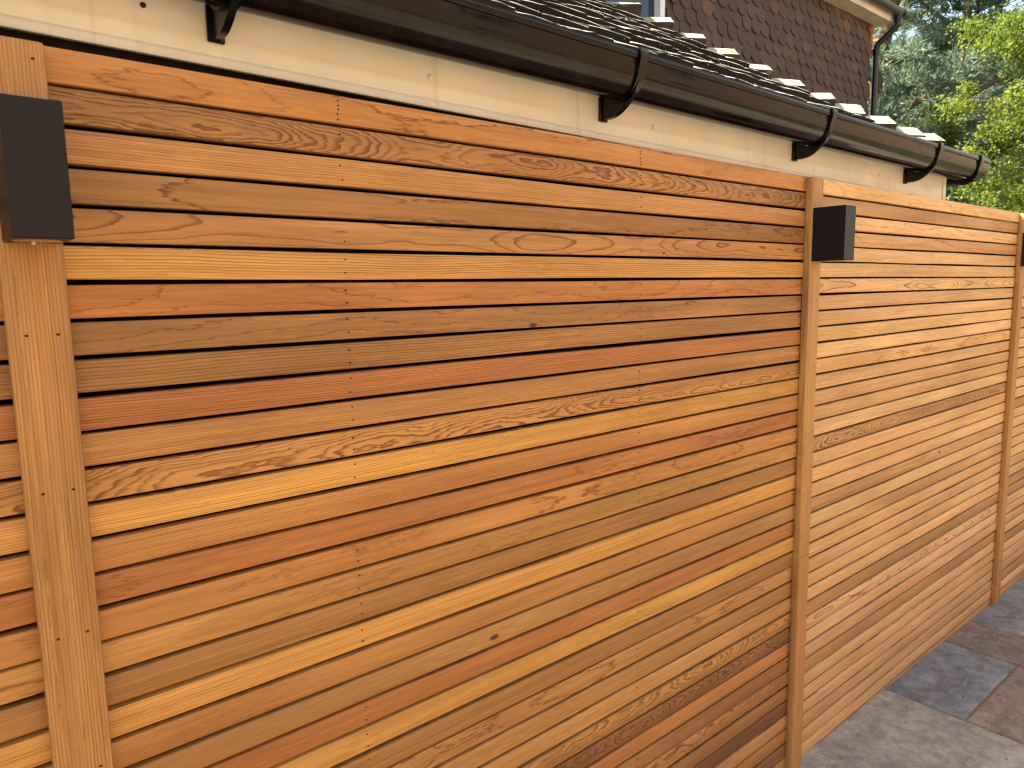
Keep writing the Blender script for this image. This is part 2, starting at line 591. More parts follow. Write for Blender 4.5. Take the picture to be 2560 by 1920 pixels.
def pz(x): return 0.052 - 0.0172 * x       # the patio falls gently to the right


# patio bed + slabs
bed = MB()
PX0, PX1, PY0, PY1 = -4.2, 8.6, -7.0, 0.05
bed.add([(PX0, PY0, pz(PX0) - 0.006), (PX1, PY0, pz(PX1) - 0.006), (PX1, PY1, pz(PX1) - 0.006), (PX0, PY1, pz(PX0) - 0.006),
         (PX0, PY0, -0.13), (PX1, PY0, -0.13), (PX1, PY1, -0.13), (PX0, PY1, -0.13)],
        [(0, 1, 2, 3), (4, 7, 6, 5), (0, 4, 5, 1), (1, 5, 6, 2), (2, 6, 7, 3), (3, 7, 4, 0)])
patio = ob('patio', bed.me('patio', JOINT))
patio['kind'] = 'structure'

STONES = dict(
    buff=((0.385, 0.325, 0.245), (0.335, 0.288, 0.225)), blue=((0.185, 0.178, 0.165), (0.235, 0.226, 0.208)),
    red=((0.275, 0.180, 0.122), (0.245, 0.180, 0.132)), brown=((0.265, 0.172, 0.116), (0.22, 0.162, 0.117)),
    grey=((0.295, 0.275, 0.242), (0.225, 0.21, 0.186)))


def slab(x0, x1, y0, y1, kind, seed):
    rr = random.Random(seed)
    g_ = 0.0042
    x0 += g_; x1 -= g_; y0 += g_; y1 -= g_
    pts = []
    def edge(ax, ay, bx, by):
        L = math.hypot(bx - ax, by - ay)
        n = max(2, int(L / 0.07))
        for i in range(n):
            t = i / n
            j = 0.0022
            pts.append((ax + (bx - ax) * t + rr.uniform(-j, j), ay + (by - ay) * t + rr.uniform(-j, j)))
    edge(x0, y0, x1, y0); edge(x1, y0, x1, y1); edge(x1, y1, x0, y1); edge(x0, y1, x0, y0)
    cx, cy = (x0 + x1) / 2, (y0 + y1) / 2
    def ins(p, d):
        vx, vy = cx - p[0], cy - p[1]
        l = math.hypot(vx, vy)
        return (p[0] + vx / l * d, p[1] + vy / l * d)
    n = len(pts)
    V = [(p[0], p[1], pz(p[0]) - 0.011) for p in pts]
    V += [(p[0], p[1], pz(p[0]) - 0.004) for p in pts]
    V += [(*ins(p, rr.uniform(0.004, 0.009)), pz(p[0])) for p in pts]
    F = [tuple(range(2 * n, 3 * n))]
    for r in range(2):
        for i in range(n):
            j = (i + 1) % n
            F.append((r * n + i, r * n + j, r * n + n + j, r * n + n + i))
    V = [(v[0] - cx, v[1] - cy, v[2]) for v in V]
    o = ob('slab', mesh('slab', V, F, SLAB), patio, (cx, cy, 0))
    a, b = STONES[kind]
    f = rr.uniform(0.93, 1.07)
    o['stone'] = [c * f for c in a]
    o['stone_vein'] = [c * f for c in b]


# slabs seen beside the fence
near = [(1.58, 2.43, -0.87, 0.045, 'buff'), (2.43, 3.045, -0.28, 0.045, 'blue'), (2.43, 3.045, -0.87, -0.28, 'red'),
        (3.045, 3.36, -0.60, 0.045, 'brown'), (3.045, 3.36, -0.87, -0.60, 'buff'), (3.36, 3.98, -0.87, 0.045, 'grey'),
        (3.98, 4.60, -0.28, 0.045, 'blue'), (3.98, 4.60, -0.87, -0.28, 'grey'), (0.72, 1.58, -0.56, 0.045, 'grey'),
        (0.72, 1.58, -0.87, -0.56, 'brown'), (-0.14, 0.72, -0.87, 0.045, 'buff'), (-0.74, -0.14, -0.28, 0.045, 'red'),
        (-0.74, -0.14, -0.87, -0.28, 'blue')]
for i, (a, b, c, d, k) in enumerate(near): slab(a, b, c, d, k, 100 + i)
k_ = 0
kinds = ['buff', 'buff', 'grey', 'red', 'brown', 'blue']
yy = -0.87
while yy > -6.8:
    dep = random.choice((0.56, 0.845, 0.28))
    y1 = max(yy - dep, -7.0)
    xx = PX0 + random.uniform(0, 0.4)
    while xx < PX1 - 0.3:
        ln = random.choice((0.56, 0.845, 0.845, 0.28 if dep > 0.3 else 0.56))
        slab(xx, min(xx + ln, PX1), y1, yy, random.choice(kinds), 300 + k_); k_ += 1
        xx += ln
    yy = y1
for (a, b) in ((-4.2, -3.35), (-3.35, -2.5), (-2.5, -1.65), (-1.65, -0.74), (4.60, 5.44), (5.44, 6.28), (6.28, 7.12), (7.12, 7.96)):
    slab(a, b, -0.87, 0.045, random.choice(kinds), 900 + int(a * 10))

# crumbs of wood, grit and leaf bits on the slabs
mb = MB()
rr = random.Random(4)
for i in range(70):
    x, y = rr.uniform(1.7, 4.2), rr.uniform(-0.85, -0.03)
    s = rr.uniform(0.0008, 0.0026)
    a = rr.uniform(0, 6.28)
    c, sn = math.cos(a), math.sin(a)
    V = []
    for (u, v, h) in ((-2, -.6, 0.1), (2.2, -.5, 0.1), (1.7, .7, 0.1), (-1.8, .5, 0.1), (-1.2, -.3, .9), (1.2, -.2, .7), (1, .3, .8), (-1, .3, .9)):
        V.append((x + (u * c - v * sn) * s, y + (u * sn + v * c) * s, pz(x) + h * s))
    mb.add(V, [(0, 3, 2, 1), (4, 5, 6, 7), (0, 1, 5, 4), (1, 2, 6, 5), (2, 3, 7, 6), (3, 0, 4, 7)])
deb = ob('debris', mb.me('debris', simple('dark_crumb', (0.07, 0.05, 0.035), 0.9, 0.2)))
tag(deb, 'tiny dark crumbs and grit scattered over the patio slabs', 'debris', kind='stuff')
mb = MB()
x, y = 2.425, -0.245
mb.add([(x, y, pz(x) + .001), (x + .018, y - .012, pz(x) + .001), (x + .022, y - .006, pz(x) + .001), (x + .004, y + .008, pz(x) + .001),
        (x + .002, y, pz(x) + .006), (x + .016, y - .009, pz(x) + .009), (x + .018, y - .006, pz(x) + .009), (x + .005, y + .005, pz(x) + .006)],
       [(0, 3, 2, 1), (4, 5, 6, 7), (0, 1, 5, 4), (1, 2, 6, 5), (2, 3, 7, 6), (3, 0, 4, 7)])
tag(ob('wood_chip', mb.me('wood_chip', CHIP)), 'small orange wood chip lying on the joint by the blue-grey slab', 'wood chip')

# ------------------------------------------------------------------ the slatted fence
PITCH, SLAT_H, SLAT_T = 0.05, 0.0440, 0.020
prof = []
ch = 0.0022
for (sy_, sz_) in ((-1, -1), (1, -1), (1, 1), (-1, 1)):
    yy_, zz_ = sy_ * SLAT_T / 2, sz_ * SLAT_H / 2
    a0 = {(-1, -1): 180, (1, -1): 270, (1, 1): 0, (-1, 1): 90}[(sy_, sz_)]
    for k in range(3):
        an = R(a0 + 45 * k)
        prof.append((yy_ - sy_ * ch + math.cos(an) * ch, zz_ - sz_ * ch + math.sin(an) * ch))


def slat_mesh(L, rr):
    n = 6
    w0 = [(rr.gauss(0, 0.0006), rr.gauss(0, 0.0008)) for _ in range(n)]
    path = []
    for i in range(n):
        xx = -L / 2 + L * i / (n - 1)
        dz, dy = w0[i]
        path.append(lambda p, xx=xx, dz=dz, dy=dy: (xx, p[0] + dy, p[1] + dz))
    m = MB().extrude(prof, path).me('slat', WOOD, True)
    return m


def panel(x0, x1, spec, label, nailx, seed, knots=None, pale=0.0):
    knots = knots or {}
    cx = (x0 + x1) / 2
    L = x1 - x0
    root = empty('slatted_fence_panel', (cx, 0.0, pz(cx) - 0.02), label, 'fence panel', 'cedar slat panels of the fence')
    bz = root.location.z
    rr = random.Random(seed)
    nails = MB()
    for k in range(38):
        zc = ZT - (k + 0.5) * PITCH
        if k == 37: zc += 0.0
        tone, kind = spec[k]
        o = ob('slat', slat_mesh(L, rr), root, (0, SLAT_T / 2 + rr.gauss(0, 0.0006), zc - bz + rr.gauss(0, 0.0004)))
        o.rotation_euler = (rr.gauss(0, 0.016), rr.gauss(0, 0.0004), 0)
        grain(o, tone, kind, knots.get(k), seed * 100 + k, pale)
        for nx in nailx:
            for dz in ((-0.011, 0.011) if k else (-0.015, -0.008, 0.0, 0.007, 0.013)):
                X, Z = nx + rr.gauss(0, 0.0012) - cx, zc + dz + rr.gauss(0, 0.001) - bz
                r_ = 0.0013
                V = [(X + math.cos(a) * r_ * 1.25, -0.00085, Z + math.sin(a) * r_) for a in [2 * math.pi * i / 8 for i in range(8)]]
                V += [(v[0], 0.004, v[2]) for v in V]
                nails.add(V, [tuple(range(8))] + [(i, (i + 1) % 8, 8 + (i + 1) % 8, 8 + i) for i in range(8)])
    # sliver of a ripped slat that closes the gap to the paving
    zb = ZT - 38 * PITCH - 0.0027
    path = [lambda p, xx=xx: (xx, 0.011 + p * 0 if not isinstance(p, tuple) else p[0], p[1]) for xx in (-L / 2, L / 2)]
    h0 = pz(x0) + 0.002
    mbs = MB()
    zl, zr = pz(x0) + 0.0015, pz(x1) + 0.0015
    zt = min(zb, ZT)
    if zt - min(zl, zr) > 0.004:
        a0, b0 = x0 - cx, x1 - cx
        zl = min(zl, zt - 0.003)
        mbs.add([(a0, 0.001, zl - bz), (b0, 0.001, zr - bz), (b0, 0.02, zr - bz), (a0, 0.02, zl - bz),
                 (a0, 0.001, zt - bz), (b0, 0.001, zt - bz), (b0, 0.02, zt - bz), (a0, 0.02, zt - bz)],
                [(0, 3, 2, 1), (4, 5, 6, 7), (0, 1, 5, 4), (1, 2, 6, 5), (2, 3, 7, 6), (3, 0, 4, 7)])
        o = ob('slat', mbs.me('slat', WOOD), root)
        grain(o, 'p', 'p', None, seed * 100 + 77)
    nm = ob('nail_heads', nails.me('nail_heads', NAIL), root)
    nm['kind'] = 'stuff'
    for nx in nailx:
        b = MB().box((nx - 0.022 - cx, 0.0225, pz(nx) - bz), (nx + 0.022 - cx, 0.042, ZT - 0.02 - bz))
        ob('batten', b.me('batten', GAP_DARK), root)  # battens coloured black so the gaps in front stay dark
    b = MB().box((x0 - cx, 0.0435, pz(cx) - 0.005 - bz), (x1 - cx, 0.0465, ZT - 0.022 - bz))
    ob('dark_backing', b.me('dark_backing', GAP_DARK), root)  # dark sheet added so the slat gaps read as shade
    return root


SA = ('of bc tq bf to yQ rf kf bQ rq tq tc yq oq rf of tf bp yq op gp rp yp bp tf gp hp tc dc oq bp tc bp dp hp op kp tp').split()
SB = ('yf bp lf of lp lq lo tp pp lq lp yf lq op ob lq bc op yp lp gf lp gp op pp lq pp kp lo lp pp bp lp pp pp lq tp pp').split()
SC = ('lq tp pp lq bp lp bq tp lp gp kp lq pp tp lq bp lp lp gq pp lp op rp lq tp tq kp bp lp pp tp lp bp pp lp tp kp lp').split()
SA, SB, SC = [[(s[0], s[1]) for s in S] for S in (SA, SB, SC)]
SB = [(a, 'p' if b == 'b' else b) for a, b in SB]
knA = {20: (0.02, -0.004, 0.010), 7: (0.14, -0.018, 0.009), 4: (0.56, -0.014, 0.005), 28: (0.3, 0.0, 0.003)}
knB = {20: (0.16, 0.004, 0.010), 11: (0.62, 0.0, 0.004)}
XA0, XJ1, XJ2 = -0.80, 1.698, 3.676
panel(XA0, XJ1 - 0.001, SA, 'large near cedar slat panel left of the middle light, darker and redder boards', (0.1712, 0.9231, -0.267, 1.655), 3, knA)
panel(XJ1 + 0.001, XJ2 - 0.001, SB, 'paler cedar slat panel between the two right-hand posts, beyond the middle light', (2.644, 1.742, 3.63), 5, knB, 0.52)
panel(XJ2 + 0.001, XJ2 + 1.97, SC, 'narrow sliver of cedar slat panel at the right edge of the photo', (4.6, 3.72), 8, None, 0.52)


def post(xl, xr, label, tone, kind, seed, nailz):
    W_, D_ = xr - xl, 0.0225
    zb, zt = pz((xl + xr) / 2) + 0.001, ZT - 0.007
    L = zt - zb
    # length along local x so the grain follows the post; stood upright by a rotation
    pr = []
    c = 0.003
    for (a, b) in ((-1, -1), (1, -1), (1, 1), (-1, 1)):
        # local y = depth, local z = width
        yy_, zz_ = a * D_ / 2, b * W_ / 2
        a0 = {(-1, -1): 180, (1, -1): 270, (1, 1): 0, (-1, 1): 90}[(a, b)]
        for k in range(3):
            an = R(a0 + 45 * k)
            pr.append((yy_ - a * c + math.cos(an) * c, zz_ - b * c + math.sin(an) * c))
    path = [lambda p, xx=xx, s=s: (xx, p[0] * s, p[1] * s2) for xx, s, s2 in ((0, 1, 1),)]
    def sec(xx, ins):
        return lambda p: (xx, p[0] * (1 - ins / (D_ / 2)), p[1] * (1 - ins / (W_ / 2)))
    m = MB().extrude(pr, [sec(0, 0), sec(L * .33, 0), sec(L * .66, 0), sec(L - 0.004, 0), sec(L - 0.0012, 0.0012), sec(L, 0.004)]).me('board', WOOD, True)
    root = empty('fence_post', ((xl + xr) / 2, -D_ / 2, zb), label, 'post', 'cedar posts of the fence')
    o = ob('board', m, root, (0, -0.0006, 0), (0, -math.pi / 2, 0))
    grain(o, tone, kind, None, seed)
    nb = MB()
    rr = random.Random(seed)
    for (px, z) in nailz:
        X, Z = px - (xl + xr) / 2, ZT + z - zb
        r_ = 0.0017
        V = [(X + math.cos(a) * r_ * 1.4, -D_ / 2 - 0.0009, Z + math.sin(a) * r_) for a in [2 * math.pi * i / 8 for i in range(8)]]
        V += [(v[0], -D_ / 2 + .004, v[2]) for v in V]
        nb.add(V, [tuple(range(8))] + [(i, (i + 1) % 8, 8 + (i + 1) % 8, 8 + i) for i in range(8)])
    n_ = ob('nail_heads', nb.me('nail_heads', NAIL), root)
    n_['kind'] = 'stuff'


P1, P2, P3 = (-0.3025, -0.2335), (1.6655, 1.7315), (3.6455, 3.711)
nz = [-0.016, -0.366, -0.57, -0.768, -0.966, -1.165, -1.37, -1.57, -1.77]
post(*P1, 'wide cedar post at the far left, carrying the nearest lamp', 't', 'q', 21, [(-0.247, -0.029)] + [(x, z) for z in nz[1:] for x in (-0.283, -0.249)])
post(*P2, 'cedar post carrying the middle lamp, between the two slat panels', 'g', 'p', 22, [(x, z) for z in nz for x in (1.68, 1.713)])
post(*P3, 'slim cedar post near the right edge, carrying the farthest lamp', 't', 'p', 23, [(x, z) for z in nz for x in (3.66, 3.695)])


# ------------------------------------------------------------------ the wall lights
def wall_light(xl, label):
    W_, D_, H_ = 0.0615, 0.0965, 0.155
    root = empty('wall_light', (xl + W_ / 2, -0.0235, ZT - 0.2515), label, 'wall light', 'black box lights on the fence posts')
    n = 40
    c = 0.0012
    def rect(z, ins):
        pts = []
        hx, hy = W_ / 2 - ins, D_ / 2 - ins
        for i in range(n):
            a = 2 * math.pi * (i + 0.5) / n
            dx, dy = math.cos(a), math.sin(a)
            t = min(hx / abs(dx) if abs(dx) > 1e-6 else 9, hy / abs(dy) if abs(dy) > 1e-6 else 9)
            pts.append((dx * t, dy * t - D_ / 2, z))
        # pull the four nearest points onto the true corners
        for (qx, qy) in ((hx, hy), (-hx, hy), (-hx, -hy), (hx, -hy)):
            j = min(range(n), key=lambda i: (pts[i][0] - qx) ** 2 + (pts[i][1] + D_ / 2 - qy) ** 2)
            pts[j] = (qx, qy - D_ / 2, z)
        return pts
    def circ(z, r):
        return [(math.cos(2 * math.pi * (i + 0.5) / n) * r, math.sin(2 * math.pi * (i + 0.5) / n) * r - D_ / 2, z) for i in range(n)]
    r = 0.0262
    rings = [circ(0.014, r), circ(0.0, r), rect(0.0, c), rect(c, 0.0), rect(H_ - c, 0.0), rect(H_, c), circ(H_, r), circ(H_ - 0.014, r)]
    V = sum(rings, [])
    F = [tuple(range(n))]
    for k in range(len(rings) - 1):
        for i in range(n):
            j = (i + 1) % n
            F.append((k * n + i, (k + 1) * n + i, (k + 1) * n + j, k * n + j))
    F.append(tuple(range((len(rings) - 1) * n + n - 1, (len(rings) - 1) * n - 1, -1)))
    me_ = mesh('housing', V, F, LAMP)
    smooth_by_angle(me_, R(30))
    ob('housing', me_, root)
    for z0, z1 in ((-0.0006, 0.006), (H_ - 0.006, H_ + 0.0006)):
        V = circ(z0, r - 0.0004) + circ(z1, r - 0.0004)
        F = [tuple(range(n - 1, -1, -1)), tuple(range(n, 2 * n))] + [(i, (i + 1) % n, n + (i + 1) % n, n + i) for i in range(n)]
        ob('lens', mesh('lens', V, F, LENS_TINT), root)
    s = MB().tube([(0, -0.010, -0.0022), (0, -0.010, 0.001)], 0.0022, 8)
    ob('screw', s.me('screw', simple('bright_screw', (0.6, 0.6, 0.6), 0.3, 0.6)), root)


wall_light(-0.2975, 'biggest black box light, nearest the camera, on the far left post')
wall_light(1.6725, 'black box light on the middle post, left side in view')
wall_light(3.6405, 'black box light cut off by the right edge of the photo')

# ------------------------------------------------------------------ the garage
FY = 0.08                        # fascia face
GX0, GX1 = -2.6, 2.957
garage = empty('garage', (0.2, 1.5, 0), 'low garage behind the fence, with cream fascia, dark gutter and hipped tiled roof', 'garage')
GO = Vector(garage.location)


def gob(name, me, parent=garage):
    o = ob(name, me, parent)
    if parent is garage: o.location = -GO
    return o


wallmb = MB().box((GX0, 0.105, 0.0), (GX1 - 0.03, 3.0, 2.12))
gob('wall', wallmb.me('wall', WALLM))


def fzb(x): return ZT + 0.0315 - 0.0109 * x       # underside of the fascia
def gz(x): return ZT + 0.1905 - 0.0046 * x        # gutter lip


fas = MB()
fp = [(0.0, 0.0150), (-0.0028, 0.0125), (-0.0042, 0.0095), (-0.0044, 0.0010), (-0.0030, -0.0016), (0.0030, -0.0022), (0.006, 0.0), (0.006, 0.20), (0.0, 0.20)]
fas.extrude(fp[::-1], [lambda p, x=x: (x, FY + p[0], fzb(x) + p[1]) for x in np.linspace(GX0, GX1 - 0.032, 7)])
fascia = gob('fascia', fas.me('fascia', FASCIA, True))
ct = MB().box((GX1 - 0.030, FY - 0.004, fzb(GX1) - 0.06), (GX1, FY + 0.03, ZT + 0.2), 0.002)
gob('corner_trim', ct.me('corner_trim', FASCIA))
sf = MB().box((GX1 - 0.025, FY + 0.032, fzb(GX1) - 0.004), (GX1 - 0.005, 2.98, ZT + 0.19))
gob('fascia', sf.me('side_fascia', FASCIA))
for (x, z, r_) in ((0.406, 0.080, 0.0062), (1.064, 0.0722, 0.0062), (2.32, 0.1138, 0.006), (2.3318, 0.0675, 0.006), (1.709, 0.0674, 0.006), (1.709, 0.113, 0.006), (-0.09, 0.098, 0.004)):
    m = MB()
    n = 14
    for (rad, dy) in ((1.0, 0.0005), (1.0, -0.002), (0.8, -0.0036), (0.35, -0.0042)):
        m.V += [(math.cos(2 * math.pi * i / n) * r_ * rad, dy, math.sin(2 * math.pi * i / n) * r_ * rad) for i in range(n)]
    for k in range(3):
        for i in range(n):
            j = (i + 1) % n
            m.F.append((k * n + i, k * n + j, k * n + n + j, k * n + n + i))
    m.F.append(tuple(3 * n + i for i in range(n)))
    o = ob('screw_cap', m.me('screw_cap', CAPM if x > 0 else NAIL, True), fascia)
    o.location = (x, FY, ZT + z)

# gutter
HW, DEP = 0.056, 0.089


def gutter_profile(grow=0.0, thick=0.0025):
    """(out, z) with out positive towards the garden; closed loop"""
    outer = [(HW + 0.004 + grow, 0.0), (HW + 0.0045 + grow, -0.004), (HW + 0.0045 + grow, -0.013), (HW + 0.003 + grow, -0.0155), (HW - 0.0005 + grow, -0.0165)]
    n = 16
    for i in range(1, n):
        a = math.pi * i / n
        ca, sa = math.cos(a), math.sin(a)
        e = 0.93
        o_ = math.copysign(abs(ca) ** e, ca) * (HW - 0.001 + grow)
        z_ = -0.018 - (abs(sa) ** e) * (DEP - 0.018 + grow)
        outer.append((o_, z_))
    outer += [(-HW - grow, -0.016), (-HW - grow, 0.0)]
    inner = [(p[0] * (1 - thick / HW), p[1] + thick * (0 if p[1] > -0.001 else 1)) for p in outer[::-1]]
    return outer + inner


GC = FY - 0.004 - HW             # centre line of the gutter
RXC = GX1 + 0.003 + HW           # centre line of the return run
UX = 2.975
mb = MB()
pf = gutter_profile()
mb.extrude(pf, [lambda p, x=x: (x, GC - p[0], gz(x) + p[1] + wv) for x, wv in ((GX0, 0), (-0.6, .001), (0.5, -.0008), (1.2, 0.0006), (1.9, -0.0006), (2.5, 0.0004), (UX, 0))])
gutter = gob('gutter', mb.me('gutter', BROWN, True))
mb = MB()
pf2 = gutter_profile(0.002, 0.004)
zc_ = gz(UX) - 0.001
mb.extrude(pf2, [lambda p: (UX + 0.001, GC - p[0], zc_ + p[1]), lambda p: (RXC + p[0], GC - p[0], zc_ + p[1]), lambda p: (RXC + p[0], GC + 0.14, zc_ + p[1])])
ob('gutter_corner', mb.me('gutter_corner', BROWN, True), gutter)
mb = MB()
mb.extrude(pf, [lambda p: (RXC + p[0], GC + 0.14, zc_ + p[1]), lambda p: (RXC + p[0], 2.95, zc_ + p[1])])
ob('gutter_run', mb.me('gutter_run', BROWN, True), gutter)


def bracket(x, union=False):
    z0 = gz(x)
    W_ = 0.024
    back = -(FY - GC)                              # fascia face in 'out' coordinates
    e = 0.93

    def hug(a, off):
        ca, sa = math.cos(a), math.sin(a)
        o_ = math.copysign(abs(ca) ** e, ca) * (HW - 0.001)
        z_ = -0.018 - (abs(sa) ** e) * (DEP - 0.018)
        return (o_ + ca * off, z_ - sa * off)

    def strip(a0, a1, n, o0, o1):
        """closed loop of a band hugging the trough between offsets"""
        f = lambda k: a0 + (a1 - a0) * k / n
        return [hug(f(k), o1(k / n)) for k in range(n + 1)] + [hug(f(k), o0) for k in range(n, -1, -1)]
    m = MB()
    def slices(loop_pairs, hwid):
        """loop_pairs: list of (outer, inner) points; builds a clean quad band, hwid half width"""
        b = len(m.V)
        for (o_, i_) in loop_pairs:
            for dx in (-hwid, hwid):
                m.V.append((dx, -o_[0], o_[1])); m.V.append((dx, -i_[0], i_[1]))
        n = len(loop_pairs)
        for k in range(n - 1):
            p, q = b + 4 * k, b + 4 * k + 4
            m.F += [(p, q, q + 2, p + 2), (p + 1, p + 3, q + 3, q + 1), (p, p + 1, q + 1, q), (p + 2, q + 2, q + 3, p + 3)]
        m.F += [(b, b + 2, b + 3, b + 1), (b + 4 * n - 4, b + 4 * n - 3, b + 4 * n - 1, b + 4 * n - 2)]
    # strap hugging the trough, with the clip over the front lip
    pairs = [((HW - 0.004, 0.0065), (HW - 0.004, 0.0025)), ((HW + 0.007, 0.0065), (HW + 0.0052, 0.0025)), ((HW + 0.0105, 0.002), (HW + 0.0055, 0.0)),
             ((HW + 0.0105, -0.012), (HW + 0.0055, -0.012)), ((HW + 0.008, -0.022), (HW + 0.001, -0.021))]
    last = 0.90 if not union else 0.80
    n = 16
    for k in range(1, n + 1):
        an = math.pi * (0.06 + (last - 0.06) * k / n)
        pairs.append((hug(an, 0.006), hug(an, 0.001)))
    slices(pairs, W_ / 2)
    # deep web under the strap, thickening back to the wall plate
    web = []
    n = 18
    zend, ztop = -0.126, -0.076
    for k in range(n + 1):
        an = math.pi * (0.02 + (0.74 if not union else 0.62) * k / n)
        t = k / n
        inn = hug(an, 0.004)
        d = 0.004 + 0.010 * min(1, t * 1.6)
        o_ = hug(an, d)
        if not union and t > 0.42:
            # straight lower edge running down to the foot of the plate
            t2 = (t - 0.42) / 0.58
            p0 = hug(math.pi * (0.02 + 0.74 * 0.42), 0.004 + 0.010 * min(1, 0.42 * 1.6))
            o_ = (p0[0] + (back + 0.004 - p0[0]) * t2, p0[1] + (zend + 0.004 - p0[1]) * t2 - 0.013 * math.sin(math.pi * t2))
        web.append((o_, inn))
    if not union: web.append(((back + 0.004, zend + 0.004), (back + 0.004, ztop)))
    slices(web, W_ / 2 - 0.006)
    if not union:
        m.box((-W_ / 2 - 0.001, FY - GC - 0.0075, zend), (W_ / 2 + 0.001, FY - GC - 0.0004, ztop + 0.004), 0.0015)
    b = ob('bracket', m.me('bracket', BLACK, False), gutter)
    b.location = (x, GC, z0)
    smooth_by_angle(b.data, R(35))
    return b


for x in (0.010, 0.879, 1.737, 2.551): bracket(x)
bracket(UX, True)

# ---- roof
TP = 0.6712
EY, EZ = 0.030, ZT + 0.180       # first course: lower edge, top surface
HXC = 2.712                      # hip x where y == EY


def roof_z(y): return EZ + (y - EY) * TP


deck = MB()
yr = 2.2
d_ = 0.030
HX0 = HXC + 0.02
deck.add([(GX0, EY + .05, roof_z(EY + .05) - d_), (HX0 - .05, EY + .05, roof_z(EY + .05) - d_), (HX0 - yr + EY, yr, roof_z(yr) - d_), (GX0, yr, roof_z(yr) - d_)], [(0, 1, 2, 3)])
deck.add([(HX0 - .05, EY + .05, roof_z(EY + .05) - d_), (HX0 - .05, 2.98, roof_z(EY + .05) - d_), (HX0 - yr + EY, 2.98, roof_z(yr) - d_), (HX0 - yr + EY, yr, roof_z(yr) - d_)], [(0, 1, 2, 3)])
deck.add([(GX0, yr, roof_z(yr) - d_), (HX0 - yr + EY, yr, roof_z(yr) - d_), (HX0 - yr + EY, 2.98, roof_z(yr) - d_), (GX0, 2.98, roof_z(yr) - d_)], [(0, 1, 2, 3)])
roof = gob('roof', deck.me('roof', simple('roof_deck', (0.03, 0.025, 0.02), 0.9, 0.2)))

TW, TL, TT = 0.165, 0.20, 0.026
pa = math.atan(TP)


def plain_tile_mesh(rr):
    """lower edge at local y=0, runs up local +y; rough front arris"""
    n = 6
    V, F = [], []
    hw = TW / 2 - 0.0012
    rows = ((0.0, 0.0), (0.004, 0.0), (0.10, 0.0), (TL, 0.0))
    top, bot = [], []
    for (yv, _) in rows:
        for i in range(n):
            xv = -hw + 2 * hw * i / (n - 1)
            cam_ = 0.003 * (1 - (xv / hw) ** 2)
            j = rr.uniform(-0.0012, 0.0012) if yv < 0.05 else 0
            top.append((xv, yv + (rr.uniform(-.0015, .0015) if yv < 0.01 else 0), cam_ + j - (0.0022 if yv == 0 else 0)))
            bot.append((xv, yv + (0.001 if yv == 0 else 0), cam_ - TT))
    V = top + bot
    nt = len(top)
    for r_ in range(3):
        for i in range(n - 1):
            a = r_ * n + i
            F.append((a, a + 1, a + n + 1, a + n))
            F.append((nt + a, nt + a + n, nt + a + n + 1, nt + a + 1))
    for i in range(n - 1): F.append((i, nt + i, nt + i + 1, i + 1))
    for r_ in range(3):
        a = r_ * n
        F.append((a, a + n, nt + a + n, nt + a))
        b = r_ * n + n - 1
        F.append((b, nt + b, nt + b + n, b + n))
    return mesh('tile', V, F, ROOFT)


rr = random.Random(31)
tmeshes = [plain_tile_mesh(rr) for _ in range(12)]
GAUGE_Y = 0.083
ntile = 0
lich = MB()


def tuft(m, x, y, z, s, rr, n=7):
    for i in range(n):
        a = rr.uniform(0, 6.28); d = rr.uniform(0, s)
        px, py = x + math.cos(a) * d, y + math.sin(a) * d * 0.6
        h = min(s, .006) * rr.uniform(0.3, 0.8); w_ = min(s, .005) * rr.uniform(0.3, 0.6)
        m.add([(px - w_, py, z - .004), (px, py - w_, z - .004), (px + w_, py, z - .004), (px, py + w_, z - .004), (px + rr.uniform(-w_, w_) * .5, py + rr.uniform(-w_, w_) * .4, z + h)],
              [(0, 1, 4), (1, 2, 4), (2, 3, 4), (3, 0, 4)])


for c in range(15):
    y0 = EY + c * GAUGE_Y
    xr = HXC - (y0 - EY) - 0.015
    x = xr - TW / 2 - (0.5 * TW if c % 2 else 0.0)
    xmin = -0.55 if c < 9 else 0.2
    while x > xmin:
        o = ob('tile', tmeshes[ntile % 12], roof)
        o.location = (x + rr.gauss(0, 0.0015), y0 + rr.gauss(0, 0.004), roof_z(y0) + 0.012 + rr.gauss(0, 0.0022) - GO.z)
        o.rotation_euler = (pa - R(11.5) + rr.gauss(0, R(0.8)), rr.gauss(0, R(0.9)), rr.gauss(0, R(0.8)))
        ntile += 1
        if rr.random() < 0.75:
            for _ in range(rr.choice((3, 6, 10))):
                yo = abs(rr.gauss(0, .02))
                tuft(lich, x + rr.uniform(-.08, .08), y0 + yo, roof_z(y0) + 0.012 + yo * 0.45, rr.uniform(0.0008, 0.0026), rr, 5)
            if rr.random() < 0.30:
                yo = rr.uniform(0.0, .03)
                tuft(lich, x + rr.uniform(-.07, .07), y0 + yo, roof_z(y0) + 0.012 + yo * 0.45, rr.uniform(0.007, 0.014), rr, 26)
        x -= TW
lo = ob('lichen', lich.me('lichen', LICHEN), roof)
lo['kind'] = 'stuff'


